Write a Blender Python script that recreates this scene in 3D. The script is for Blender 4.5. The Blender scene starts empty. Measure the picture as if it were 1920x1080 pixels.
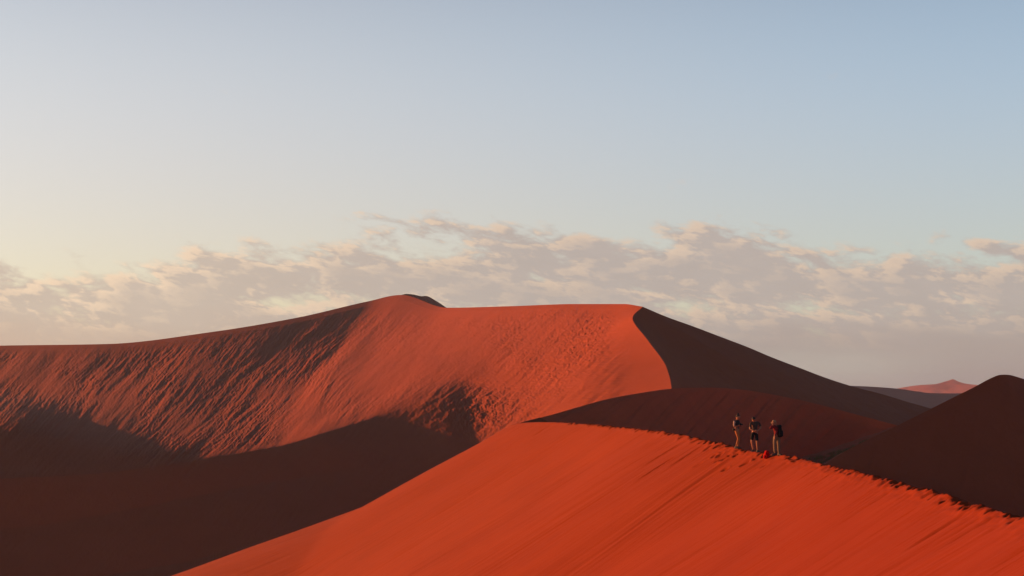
import bpy, bmesh, math, random
import numpy as np
from mathutils import Vector

SC = bpy.context.scene
COL = SC.collection
R = math.radians
random.seed(7)

# ------------------------------------------------------------------ camera, light, exposure
F = 2870.0                      # focal length in pixels of a 1920 wide picture
HOR = 740.0                     # row of the true horizon
PITCH = math.atan((HOR - 540.0) / F)
cam_d = bpy.data.cameras.new('camera')
cam = bpy.data.objects.new('camera', cam_d)
COL.objects.link(cam)
cam_d.sensor_width = 36.0
cam_d.lens = 36.0 * F / 1920.0
cam_d.clip_start = 0.2
cam_d.clip_end = 40000.0
cam.location = (0, 0, 0)
cam.rotation_euler = (R(90) + PITCH, 0, 0)
SC.camera = cam

SUN_EL = R(8.5)
SUN_FWD = R(23.0)               # sun stands to the left, this far forward of square left
SDIR = Vector((-math.cos(SUN_EL) * math.cos(SUN_FWD), math.cos(SUN_EL) * math.sin(SUN_FWD), math.sin(SUN_EL)))
sun_d = bpy.data.lights.new('sun', 'SUN')
sun_d.energy = 4.9
sun_d.angle = R(0.6)
sun_d.color = (1.0, 0.37, 0.12)
sun = bpy.data.objects.new('sun', sun_d)
COL.objects.link(sun)
sun.rotation_euler = SDIR.to_track_quat('Z', 'Y').to_euler()

VS = SC.view_settings
VS.view_transform = 'Standard'
VS.look = 'None'
VS.exposure = 0.75
VS.gamma = 1.0
VS.use_curve_mapping = False


class NT:
    """tiny helper to write shader maths as expressions"""
    def __init__(self, tree):
        self.t = tree; self.n = tree.nodes; self.l = tree.links
    def put(self, sock, v):
        if isinstance(v, (int, float)):
            sock.default_value = v
        elif isinstance(v, tuple):
            sock.default_value = v if len(v) == len(sock.default_value) else (*v, 1.0)
        else:
            self.l.new(v, sock)
    def m(self, op, a, b=0.0, c=0.0, clamp=False):
        n = self.n.new('ShaderNodeMath'); n.operation = op; n.use_clamp = clamp
        self.put(n.inputs[0], a); self.put(n.inputs[1], b)
        self.put(n.inputs[2], c)
        return n.outputs[0]
    def add(self, a, b): return self.m('ADD', a, b)
    def sub(self, a, b): return self.m('SUBTRACT', a, b)
    def mul(self, a, b): return self.m('MULTIPLY', a, b)
    def mad(self, a, b, c): return self.m('MULTIPLY_ADD', a, b, c)
    def ss(self, v, lo, hi, a=0.0, b=1.0):
        n = self.n.new('ShaderNodeMapRange'); n.interpolation_type = 'SMOOTHSTEP'
        self.put(n.inputs[0], v); self.put(n.inputs[1], lo); self.put(n.inputs[2], hi)
        self.put(n.inputs[3], a); self.put(n.inputs[4], b)
        return n.outputs[0]
    def lin(self, v, lo, hi, a=0.0, b=1.0):
        n = self.n.new('ShaderNodeMapRange')
        self.put(n.inputs[0], v); self.put(n.inputs[1], lo); self.put(n.inputs[2], hi)
        self.put(n.inputs[3], a); self.put(n.inputs[4], b)
        return n.outputs[0]
    def xyz(self, x, y, z=0.0):
        n = self.n.new('ShaderNodeCombineXYZ')
        self.put(n.inputs[0], x); self.put(n.inputs[1], y); self.put(n.inputs[2], z)
        return n.outputs[0]
    def noise(self, vec, scale=1.0, detail=4.0, rough=0.5, dist=0.0):
        n = self.n.new('ShaderNodeTexNoise')
        self.put(n.inputs['Vector'], vec); n.inputs['Scale'].default_value = scale
        n.inputs['Detail'].default_value = detail; n.inputs['Roughness'].default_value = rough
        n.inputs['Distortion'].default_value = dist
        return n.outputs[0]
    def mix(self, f, a, b, mode='MIX'):
        n = self.n.new('ShaderNodeMix'); n.data_type = 'RGBA'; n.blend_type = mode
        self.put(n.inputs[0], f)
        self.put(n.inputs[6], a); self.put(n.inputs[7], b)
        return n.outputs[2]
    def scale(self, col, f):
        n = self.n.new('ShaderNodeVectorMath'); n.operation = 'SCALE'
        self.put(n.inputs[0], col); self.put(n.inputs[3], f)
        return n.outputs[0]
    def vmul(self, a, b):
        n = self.n.new('ShaderNodeVectorMath'); n.operation = 'MULTIPLY'
        self.put(n.inputs[0], a); self.put(n.inputs[1], b)
        return n.outputs[0]
    def vadd(self, a, b):
        n = self.n.new('ShaderNodeVectorMath'); n.operation = 'ADD'
        self.put(n.inputs[0], a); self.put(n.inputs[1], b)
        return n.outputs[0]


# ------------------------------------------------------------------ sky with a cloud bank
world = bpy.data.worlds.new('World')
SC.world = world
world.use_nodes = True
W = NT(world.node_tree)
bg = W.n['Background']
sky = W.n.new('ShaderNodeTexSky')
sky.sky_type = 'NISHITA'
sky.sun_disc = False
sky.sun_elevation = SUN_EL
sky.sun_rotation = -(R(90) - SUN_FWD)
sky.air_density = 1.0
sky.dust_density = 0.7
sky.ozone_density = 2.0
tc = W.n.new('ShaderNodeTexCoord')
sep = W.n.new('ShaderNodeSeparateXYZ'); W.l.new(tc.outputs['Generated'], sep.inputs[0])
X, Y, Z = sep.outputs
az = W.mul(W.m('ARCTAN2', X, Y), 57.29578)          # degrees, 0 = straight ahead, + right
el = W.mul(W.m('ARCSINE', Z), 57.29578)
elc = W.m('MAXIMUM', el, 0.0)
# angle from the sun in plan, 1 toward the sun, 0 away
sunside = W.m('COSINE', W.mul(W.add(az, math.degrees(R(90) - SUN_FWD)), 1 / 57.29578))
warm = W.ss(sunside, -0.02, 0.85)
base = W.scale(W.vmul(sky.outputs[0], (0.074, 0.094, 0.107)), W.ss(el, 15.0, 60.0, 1.0, 0.55))
veil_f = W.m('POWER', 2.71828, W.mul(W.m('POWER', W.mul(elc, 1 / 19.0), 4.0), -1.0))
veil_lo = W.mix(warm, (0.300, 0.228, 0.185, 1), (0.425, 0.198, 0.075, 1))
veil_hi = W.mix(warm, (0.270, 0.275, 0.290, 1), (0.450, 0.300, 0.170, 1))
veil_c = W.mix(W.ss(elc, 4.0, 14.0), veil_lo, veil_hi)
clear = W.vadd(base, W.scale(veil_c, veil_f))

# clouds: a low bank of small puffs leaning up and to the left, cream where the sun reaches them
warp = W.noise(W.xyz(W.mul(W.mad(el, 0.9, az), 0.22), W.mul(el, 0.7), 0.0), 1.0, 3, 0.55)
def field(a, e, seed, su, sv):
    u = W.mad(warp, 0.7, W.mul(W.mad(e, 0.55, a), su))
    v = W.mad(warp, 0.5, W.mul(W.mad(a, 0.11, e), sv))
    return W.xyz(u, v, seed)
def puffs(a, e, det):
    big_p = W.noise(field(a, e, 3.3, 0.30, 0.72), 1.0, det, 0.60)
    sml_p = W.noise(field(a, e, 8.1, 0.72, 1.55), 1.0, det, 0.60)
    return W.mad(big_p, 0.62, W.mul(sml_p, 0.38))
big = W.noise(W.xyz(W.mul(az, 0.13), 0.7, 0.0), 1.0, 2, 0.5)
top = W.add(W.add(W.mad(W.ss(az, -21.0, -1.0), 1.75, 4.95), W.ss(az, 9.0, 14.0, 0.0, -0.95)), W.mul(W.sub(big, 0.5), 0.5))
def cover(n):
    above = W.sub(el, top)
    fall = W.lin(above, -1.9, 0.7, 0.34, -0.29)
    gap = W.mul(W.m('POWER', 2.71828, W.mul(W.m('POWER', W.sub(el, 3.1), 2.0), -4.0)), -0.12)
    return W.add(W.add(W.mad(W.sub(n, 0.5), 1.9, 0.5), fall), gap)
cA = cover(puffs(az, el, 7))
cB = cover(puffs(W.sub(az, 0.42), W.add(el, 0.20), 5))
mask = W.ss(cA, 0.45, 0.68)
lit = W.ss(W.sub(cA, cB), -0.03, 0.11)
edge = W.ss(cA, 1.02, 0.62)
lit = W.mul(lit, W.mad(edge, 0.85, 0.11))
rightness = W.ss(az, -19.0, 4.0)
shade_c = W.mix(rightness, (0.52, 0.425, 0.345, 1), (0.41, 0.35, 0.315, 1))
lit_c = W.mix(rightness, (0.80, 0.60, 0.42, 1), (0.62, 0.47, 0.355, 1))
cloud_c = W.scale(W.mix(lit, shade_c, lit_c), W.mad(W.noise(field(az, el, 5.5, 0.4, 1.1), 1.0, 5, 0.6), 0.16, 0.91))
# near the horizon: smooth mauve haze with a pale band
hz = W.ss(W.mad(W.sub(warp, 0.5), 1.6, el), 3.3, 1.4)
hz_c = W.mix(rightness, (0.53, 0.395, 0.295, 1), (0.362, 0.302, 0.265, 1))
pale = W.mul(W.mul(W.ss(el, 0.0, 0.8), W.ss(W.mad(W.sub(warp, 0.5), 1.5, el), 2.1, 0.9)), W.mul(W.ss(az, 4.0, 9.0), W.ss(az, 17.0, 12.0)))
hz_c = W.mix(W.mul(pale, 0.8), hz_c, (0.45, 0.41, 0.345, 1))
col = W.mix(W.mul(mask, 0.92), clear, cloud_c)
col = W.mix(W.mul(hz, 0.93), col, hz_c)
# the sky away from the low sun is dimmer
col = W.scale(col, W.ss(sunside, -0.95, 0.10, 0.66, 1.0))
W.l.new(col, bg.inputs[0])
bg.inputs[1].default_value = 0.72
world.cycles.sampling_method = 'MANUAL'
world.cycles.sample_map_resolution = 1024


# ------------------------------------------------------------------ helpers
def at(px, py, D):
    """world point at forward distance D that is seen at pixel px, py"""
    cx, cy = (px - 960.0) / F, (540.0 - py) / F
    c, s = math.cos(PITCH), math.sin(PITCH)
    y = c - s * cy
    z = s + c * cy
    return np.stack(np.broadcast_arrays(cx * D / y, D, z * D / y), axis=-1)


def pchip(x, y, xn):
    x = np.asarray(x, float); y = np.asarray(y, float)
    h = np.diff(x).reshape((-1,) + (1,) * (y.ndim - 1)); d = np.diff(y, axis=0) / h
    m = np.zeros_like(y)
    if len(x) > 2:
        w1 = 2 * h[1:] + h[:-1]; w2 = h[1:] + 2 * h[:-1]
        with np.errstate(divide='ignore', invalid='ignore'):
            hm = (w1 + w2) / (w1 / d[:-1] + w2 / d[1:])
        m[1:-1] = np.where(d[:-1] * d[1:] > 0, hm, 0)
    m[0] = d[0]; m[-1] = d[-1]
    i = np.clip(np.searchsorted(x, xn) - 1, 0, len(x) - 2)
    sh = (-1,) + (1,) * (y.ndim - 1)
    t = ((xn - x[i]) / (x[i + 1] - x[i])).reshape(sh); hh = h[i]
    return ((2 * t**3 - 3 * t**2 + 1) * y[i] + (t**3 - 2 * t**2 + t) * hh * m[i]
            + (-2 * t**3 + 3 * t**2) * y[i + 1] + (t**3 - t**2) * hh * m[i + 1])


def blur1(a, k, axis):
    if k < 0.3: return a
    n = int(3 * k) + 1
    g = np.exp(-0.5 * (np.arange(-n, n + 1) / k) ** 2); g /= g.sum()
    a = np.moveaxis(a, axis, 0)
    # odd reflection keeps end values and slopes
    lo = 2 * a[0] - a[1:n + 1][::-1]; hi = 2 * a[-1] - a[-n - 1:-1][::-1]
    p = np.concatenate([lo, a, hi]); out = np.zeros_like(a)
    for j, w in enumerate(g):
        out += w * p[j:j + len(a)]
    return np.moveaxis(out, 0, axis)


def _hash(ix, iy, seed):
    h = (ix.astype(np.int64) * 374761393 + iy.astype(np.int64) * 668265263 + seed * 974634777) & 0xFFFFFFFF
    h = ((h ^ (h >> 13)) * 1274126177) & 0xFFFFFFFF
    h = (h ^ (h >> 16)) & 0xFFFFFFFF
    return h / 4294967295.0 * 2 * math.pi


def noise2(x, y, seed=0):
    x, y = np.broadcast_arrays(x, y)
    ix, iy = np.floor(x), np.floor(y); fx, fy = x - ix, y - iy
    u = fx**3 * (fx * (fx * 6 - 15) + 10); v = fy**3 * (fy * (fy * 6 - 15) + 10)
    def g(dx, dy):
        a = _hash(ix + dx, iy + dy, seed)
        return np.cos(a) * (fx - dx) + np.sin(a) * (fy - dy)
    a = g(0, 0) * (1 - u) + g(1, 0) * u
    b = g(0, 1) * (1 - u) + g(1, 1) * u
    return (a * (1 - v) + b * v) * 1.5


def fbm(x, y, o=4, seed=0, gain=0.5, lac=2.03):
    s = 0; a = 1.0
    for k in range(o):
        s = s + a * noise2(x * lac**k + 17.3 * k, y * lac**k - 9.1 * k, seed + k); a *= gain
    return s


def sstep(x, a, b):
    t = np.clip((x - a) / (b - a), 0, 1)
    return t * t * (3 - 2 * t)


def grids_mesh(name, grids, mat, kind='structure', parent=None):
    """one mesh out of several quad grids (each rows x cols x 3), smooth shaded"""
    V, Q = [], []; off = 0
    for P in grids:
        nr, nc = P.shape[:2]
        V.append(P.reshape(-1, 3))
        i = np.arange(nr * nc).reshape(nr, nc) + off
        q = np.stack([i[:-1, :-1], i[1:, :-1], i[1:, 1:], i[:-1, 1:]], axis=-1).reshape(-1, 4)
        Q.append(q); off += nr * nc
    V = np.concatenate(V).astype(np.float32); Q = np.concatenate(Q).astype(np.int32)
    me = bpy.data.meshes.new(name)
    me.vertices.add(len(V)); me.vertices.foreach_set('co', V.ravel())
    me.loops.add(Q.size); me.loops.foreach_set('vertex_index', Q.ravel())
    me.polygons.add(len(Q))
    me.polygons.foreach_set('loop_start', np.arange(0, Q.size, 4, dtype=np.int32))
    me.polygons.foreach_set('loop_total', np.full(len(Q), 4, dtype=np.int32))
    me.polygons.foreach_set('use_smooth', np.ones(len(Q), dtype=bool))
    me.update(calc_edges=True)
    me.materials.append(mat)
    o = bpy.data.objects.new(name, me); COL.objects.link(o)
    if parent: o.parent = parent
    if kind: o['kind'] = kind
    return o


# ------------------------------------------------------------------ materials
SAND = (0.42, 0.080, 0.0265)
def sand_mat(name, base=SAND, grain=6.0, bump=0.02, streak=(1.0, 1.0, 1.0), var=0.12, base2=None):
    m = bpy.data.materials.new(name); m.use_nodes = True
    T = NT(m.node_tree); b = T.n['Principled BSDF']
    b.inputs['Roughness'].default_value = 0.95
    b.inputs['Specular IOR Level'].default_value = 0.08
    geo = T.n.new('ShaderNodeNewGeometry'); P = geo.outputs['Position']
    n1 = T.noise(P, grain * 0.02, 5, 0.6)
    n2 = T.noise(T.vmul(P, streak), grain * 0.12, 6, 0.65)
    f = T.add(T.mul(T.sub(n1, 0.5), var * 2.2), T.mul(T.sub(n2, 0.5), var * 2.0))
    if base2:                                             # redder sand toward the near end of the ridge
        sp = T.n.new('ShaderNodeSeparateXYZ'); T.l.new(P, sp.inputs[0])
        base_c = T.mix(T.ss(T.mad(T.sub(n1, 0.5), 40.0, sp.outputs[1]), 30.0, 120.0), base2 + (1,), base + (1,))
    else: base_c = base
    c = T.scale(base_c, T.add(f, 1.0))
    # a little darker, greyer heavy mineral sand in patches
    c2 = T.mix(T.ss(n2, 0.55, 0.8, 0.0, 0.35), c, tuple(v * k for v, k in zip(base, (0.72, 0.80, 0.95))) + (1,))
    T.l.new(c2, b.inputs['Base Color'])
    bp = T.n.new('ShaderNodeBump'); bp.inputs['Strength'].default_value = 0.6
    bp.inputs['Distance'].default_value = bump
    T.l.new(T.noise(T.vmul(P, streak), grain, 5, 0.65), bp.inputs['Height'])
    T.l.new(bp.outputs[0], b.inputs['Normal'])
    return m

def plain_mat(name, col, rough=0.8, spec=0.25, var=0.15, scale=14.0):
    m = bpy.data.materials.new(name); m.use_nodes = True
    T = NT(m.node_tree); b = T.n['Principled BSDF']
    b.inputs['Roughness'].default_value = rough
    b.inputs['Specular IOR Level'].default_value = spec
    tcn = T.n.new('ShaderNodeTexCoord')
    n = T.noise(tcn.outputs['Object'], scale, 4, 0.6)
    T.l.new(T.scale(col, T.mad(T.sub(n, 0.5), var * 2, 1.0)), b.inputs['Base Color'])
    return m

M_near = sand_mat('sand_near', base=(0.29, 0.0465, 0.0095), grain=9.0, bump=0.030, streak=(0.22, 1.0, 0.22), var=0.13, base2=(0.262, 0.0345, 0.0092))
M_mid = sand_mat('sand_mid', base=(0.38, 0.066, 0.027), grain=3.0, bump=0.04, var=0.10)
M_big = sand_mat('sand_big', base=(0.335, 0.068, 0.027), grain=1.1, bump=0.12, var=0.12)
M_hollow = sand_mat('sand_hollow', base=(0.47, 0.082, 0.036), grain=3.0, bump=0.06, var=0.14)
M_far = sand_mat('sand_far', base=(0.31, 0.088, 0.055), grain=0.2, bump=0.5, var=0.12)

# ------------------------------------------------------------------ ground to the horizon
GZ = -52.0
def build_ground():
    r = np.concatenate([np.linspace(0, 600, 60), np.geomspace(640, 8400, 60)])
    a = np.linspace(0, 2 * math.pi, 181)
    RR, AA = np.meshgrid(r, a, indexing='ij')
    x, y = RR * np.sin(AA), RR * np.cos(AA)
    z = GZ + 1.5 * fbm(x / 260, y / 260, 4, 3) + np.clip((RR - 1200) / 2000, 0, 1) * 8 * np.abs(noise2(x / 1500, y / 1500, 5))
    grids_mesh('ground', [np.stack([x, y, z], -1)], M_big)
build_ground()


# ------------------------------------------------------------------ the great dune (background bowl)
def chain(pts, D0):
    """column of control points: (px, py, g) with g the mean slope of the sand between it and the one above"""
    out = [(pts[0][0], pts[0][1], D0)]
    for px, py, g in pts[1:]:
        q0 = (HOR - out[-1][1]) / F; q1 = (HOR - py) / F
        out.append((px, py, out[-1][2] * (g - q0) / (g - q1)))
    return out

def crease(g, vs, ctrl, vn):
    """keep the breaks of slope on the shaded side of the bowl crisp"""
    c = np.moveaxis(ctrl, 1, 0); i = np.clip(np.searchsorted(vs, vn) - 1, 0, len(vs) - 2)
    t = ((vn - vs[i]) / (vs[i + 1] - vs[i]))[:, None]
    lin = c[i, :, 2] * (1 - t) + c[i + 1, :, 2] * t
    w = (.8 * sstep(vn, .56, .64))[:, None]
    g = g.copy(); g[..., 2] = g[..., 2] * (1 - w) + lin * w
    return g

COLS = [
    (-1100, [(-1100, 700, 830.8), (-1100, 735, 723.9), (-1100, 765, 602.4), (-1100, 800, 465.3), (-1100, 905, 399.7), (-1100, 1000, 387.0), (-1100, 1110, 362.1)]),
    (-450, [(-450, 660, 963.6), (-450, 705, 873.2), (-450, 748, 716.0), (-450, 785, 476.6), (-450, 905, 422.1), (-450, 990, 410.7), (-450, 1110, 388.9)]),
    (0, [(0, 648, 940.5), (0, 695, 843.7), (0, 740, 749.3), (0, 783, 496.6), (0, 898, 432.3), (0, 990, 419.7), (0, 1110, 394.2)]),
    (200, [(200, 645, 910.4), (190, 700, 809.3), (185, 760, 673.3), (180, 828, 474.1), (180, 888, 441.6), (190, 965, 429.1), (190, 1080, 404.3)]),
    (400, [(400, 622, 934.0), (370, 695, 804.0), (345, 770, 638.5), (330, 840, 476.3), (325, 871, 453.6), (345, 935, 441.2), (360, 1050, 412.9)]),
    (560, [(560, 595, 986.4), (515, 680, 831.3), (465, 760, 659.9), (440, 825, 503.4), (435, 853, 469.0), (470, 910, 456.0), (500, 1010, 425.3)]),
    (690, [(690, 565, 1053.3), (630, 650, 891.7), (560, 735, 704.9), (525, 805, 535.7), (520, 836, 483.5), (570, 895, 470.0), (600, 980, 438.6)]),
    (752, [(752, 553, 1080.4), (690, 632, 929.6), (620, 712, 745.7), (590, 780, 571.4), (600, 814, 500.5), (660, 880, 482.0), (690, 960, 452.9)]),
    (838, [(838, 577, 919.5), (785, 640, 794.5), (735, 700, 677.8), (690, 745, 619.2), (665, 795, 521.7), (740, 870, 489.7), (770, 950, 460.9)]),
    (960, [(960, 574, 780.1), (925, 630, 689.1), (885, 680, 630.7), (850, 712, 606.1), (840, 744, 578.6), (860, 840, 504.2), (880, 930, 473.8)]),
    (1080, [(1080, 570, 677.1), (1055, 625, 607.7), (1015, 680, 573.9), (980, 725, 553.1), (945, 768, 535.4), (930, 845, 499.8), (950, 930, 469.8)]),
    (1170, [(1170, 570, 607.7), (1140, 615, 573.3), (1120, 665, 546.1), (1095, 715, 528.0), (1075, 760, 513.4), (1050, 845, 487.6), (1050, 930, 445.6)]),
    (1205, [(1205, 575, 575.0), (1186, 597, 557.0), (1216, 640, 525.0), (1250, 690, 493.0), (1259, 728, 471.5), (1262, 800, 432.0), (1262, 900, 383.0)]),
]

def build_great_dune():
    NR, NC = 460, 1500
    us = np.array([c[0] for c in COLS], float)
    ctrl = np.array([c[1] for c in COLS], float)            # cols x rows x 3
    ctrl[..., 2] = np.log(ctrl[..., 2])
    vs = np.array([0, .17, .36, .54, .70, .84, 1.0])
    vn = np.concatenate([np.linspace(0, .02, 12)[:-1], np.linspace(.02, 1, NR - 11)])
    g = pchip(vs, np.moveaxis(ctrl, 1, 0), vn)              # rows x cols x 3
    g = crease(g, vs, ctrl, vn)
    un = np.concatenate([np.linspace(-1100, -60, 120)[:-1], np.linspace(-60, 1205, NC - 119)])
    g = np.moveaxis(pchip(us, np.moveaxis(g, 1, 0), un), 0, 1)
    L = g[..., 2]
    Ls = blur1(blur1(L, 13, 0), 42, 1)
    # keep the crease below the spur and at the right ridge
    k = sstep(vn, .66, .69)[:, None] * sstep(un, 940, 840)[None] * 0.85
    L = Ls * (1 - k) + blur1(L, 3, 1) * k
    px, py = g[..., 0], g[..., 1]
    P = at(px, py, np.exp(L))
    # relief: clods, tongues of slumped sand and wind ripples running down to the left
    ang = .80 - .16 * sstep(px, 500, 1000)
    ca, sa = np.cos(ang), np.sin(ang)
    ln = px * ca - py * sa               # along the tongues (up to the right)
    st = px * sa + py * ca               # across them
    wx = fbm(px / 140, py / 140, 2, 31) * 6
    tong = fbm((st + wx) / 8.0, (ln + wx) / 60, 4, 11, .60)
    tong2 = fbm((st + wx) / 40, (ln + wx) / 190, 3, 19, .5)
    lump = 1 - 2 * np.abs(fbm((st + wx) / 13, (ln + wx) / 26, 3, 23, .55))
    clump = fbm((st + wx) / 10, (ln + wx) / 20, 3, 29, .5)
    clod = fbm(px / 5.0, py / 4.0, 3, 41, .6)
    left = sstep(px - (760 - (py - 553) * .55), 30, -110)   # the grazing lit side of the bowl
    edge = sstep(vn, 0.0, .09)[:, None]
    am = .46 + .20 * left + .55 * sstep(px, 820, 1020)
    smooth = 1 - .93 * sstep(px - (1110 + (py - 600) * .30), 0, 70)     # clean blown sand near the right ridge
    smooth = smooth * (1 - .75 * sstep(py, 660, 560) * sstep(px, 690, 760) * sstep(px, 900, 800))
    patch = np.exp(-(((px - 868) / 80) ** 2 + ((py - 778) / 32) ** 2))
    patchy = sstep(fbm(px / 130, py / 80, 3, 71), -.55, .45)
    band = np.exp(-(((px - 1085 - (650 - py) * .55) / 42) ** 2)) * sstep(py, 582, 600) * sstep(py, 735, 700)
    sh = sstep(vn, .60, .72)[:, None] * sstep(px, 950, 850)
    scale = np.exp(L) / 560.0
    z = scale * smooth * edge * (
        am * (0.21 * tong * (.45 + .9 * patchy) + .50 * tong2 + 0.085 * clod * (.5 + .8 * patchy) + .09 * lump * left * patchy)
        + patch * (.55 * clump + .30 * tong + .14 * clod)) * (1 - .45 * sh)
    dots = np.maximum(fbm(st / 4.2, ln / 8.5, 2, 57, .5) - .20, 0)
    z += scale * band * (.40 * dots) * edge
    big = fbm(px / 210 + 4, py / 120, 2, 77)
    z += scale * .35 * big * edge * smooth
    P[..., 2] += z
    # right flank: from the ridge and the skyline down to a hidden foot
    ridge = P[:, -1][::-1]                                  # from the foot of the ridge up to the corner
    sky_pts = at(np.array([1205, 1250, 1300, 1350, 1400, 1450, 1500, 1550, 1600, 1650, 1700, 1745, 1860, 2050, 2300.]),
                 np.array([575, 594, 612, 631, 650, 671, 690, 709, 725, 738, 753, 766, 800, 850, 880.]),
                 np.array([575, 578, 581, 584, 588, 590, 594, 597, 601, 603, 606, 607, 611, 613, 613.]))
    sp = pchip(np.linspace(0, 1, len(sky_pts)), sky_pts, np.linspace(0, 1, 340))
    sp[0] = ridge[-1]
    top = np.concatenate([ridge, sp[1:]])
    foot_ctrl = np.array([(0., 45, 290, -26), (.22, 52, 352, -16), (.32, 66, 374, -14), (.40, 82, 392, -13), (.46, 98, 402, -13),
                          (.60, 122, 422, -14), (.75, 150, 440, -16), (1., 230, 450, -26)])
    dist = np.concatenate([[0], np.cumsum(np.linalg.norm(np.diff(top, axis=0), axis=1))]); dist /= dist[-1]
    # parameter anchored: ridge end 0 .. corner .. far end 1
    foot_ctrl[:, 1:] *= 1.278
    foot = pchip(foot_ctrl[:, 0], foot_ctrl[:, 1:], np.linspace(0, 1, len(top)) * 0 + dist)
    t = np.linspace(0, 1, 150)[:, None, None] ** 1.15
    Q = top[None] * (1 - t) + foot[None] * t
    bel = np.sin(t[..., 0] * math.pi)
    q = Q[..., 1]; xx = Q[..., 0]
    Q[..., 2] += bel * (-1.0 + .45 * fbm(xx / 16, q / 34, 4, 5) + .22 * fbm(xx / 3.2, q / 6.5, 3, 8))
    # back side of the dune
    sk = np.concatenate([P[0], sp[1:]])
    tb = np.linspace(0, 1, 40)[:, None, None]
    back = sk[None] + tb * np.array([20.0, 130.0, 0.0])
    back[..., 2] = sk[None, :, 2] * (1 - tb[..., 0]) + (GZ - 2) * tb[..., 0] - 1.5 * np.sin(tb[..., 0] * math.pi)
    # skirt under the near foot
    ft = P[-1]
    tk = np.linspace(0, 1, 24)[:, None, None]
    skirt = ft[None] + tk * np.array([6.0, -40.0, 0.0])
    skirt[..., 2] = ft[None, :, 2] * (1 - tk[..., 0]) + (GZ - 2) * tk[..., 0]
    # second crest behind the peak, its slip face in shade
    P0D, P1D = COLS[7][1][0][2], COLS[8][1][0][2]
    n = 90; u = np.linspace(0, 1, n)
    ct = pchip(np.array([0, .18, .36, .52, .66, .84, 1]),
               at(np.array([752, 763, 776, 789, 800, 820, 838.]), np.array([553, 551, 552.3, 555.2, 555, 565.5, 577.5]),
                  P0D + np.array([0, 10, 22, 36, 48, 64, 78.])), u)
    fo = pchip(np.array([0, .5, 1]), at(np.array([753, 792, 838.]), np.array([556, 583, 584.]), np.array([P0D - 1, (P0D + P1D) / 2 + 4, P1D + 6])), u)
    tt = np.linspace(0, 1, 50)[:, None, None]
    S = ct[None] * (1 - tt) + fo[None] * tt
    S[..., 2] += .25 * np.sin(tt[..., 0] * math.pi) * fbm(S[..., 0] / 5, S[..., 1] / 9, 3, 9)
    bk = ct[None] + tt * np.array([-30.0, 60.0, -38.0])
    grids_mesh('sand_dune', [P, Q, back, skirt, S, bk], M_big)
    return P
build_great_dune()


# ------------------------------------------------------------------ middle dune in shade
def loft(top, rows, nc, nr, u=None):
    """top: control crest, rows: list of control curves below it (same length)"""
    C = np.array([top] + rows, float)                        # rows x cols x 3
    if u is None:
        d = np.linalg.norm(np.diff(C[0], axis=0), axis=1); u = np.concatenate([[0], np.cumsum(d)]); u = u / u[-1]
    g = pchip(u, np.moveaxis(C, 1, 0), np.linspace(0, 1, nc))     # nc x rows x 3
    g = pchip(np.linspace(0, 1, C.shape[0]), np.moveaxis(g, 1, 0), np.linspace(0, 1, nr))
    return g

def down(pts, dx, dy, slope, z_to):
    """foot points straight down-slope from pts toward plan direction (dx, dy) until height z_to"""
    out = pts.copy(); n = math.hypot(dx, dy)
    run = (pts[:, 2] - z_to) / slope
    out[:, 0] += run * dx / n; out[:, 1] += run * dy / n; out[:, 2] = z_to
    return out

def build_middle_dune():
    px = np.array([964, 974, 992, 1035, 1085, 1140, 1200, 1258, 1300, 1340, 1395, 1450, 1505, 1560, 1620, 1680, 1760, 1900.])
    py = np.array([797, 793.2, 788.5, 777.5, 763, 748, 737, 729, 727, 727, 731, 740, 751, 765, 781, 797, 822, 870.])
    D = np.array([163, 165, 169, 178, 187, 198, 212, 226, 236, 244, 252, 257, 259, 258, 254, 248, 240, 230.])
    top = at(px, py, D)
    f = down(top, 0.05, -1.0, .53, GZ - 2)
    mid = top * .5 + f * .5
    g = loft(top, [top * .67 + f * .33, f], 900, 330)
    for a in (0, 1, 2): g[..., a] = blur1(g[..., a], 9, 1)
    t = np.linspace(0, 1, 330)[:, None]
    e = sstep(t, 0, .03)
    # soft slide marks
    st = g[..., 0] * .62 - g[..., 2]
    al = g[..., 0] + g[..., 2] * .62
    g[..., 2] += e * (.30 * fbm(st / 2.0, al / 34, 3, 14) + .05 * fbm(g[..., 0] / .9, g[..., 2] / .5, 3, 15)
                      + .5 * noise2(g[..., 0] / 26, g[..., 2] / 9, 18))
    cr = g[0]
    tb = np.linspace(0, 1, 60)[:, None, None]
    bk = cr[None] + tb * np.array([-4.0, 120.0, -58.0])
    grids_mesh('sand_dune', [g, bk], M_hollow)
build_middle_dune()


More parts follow.
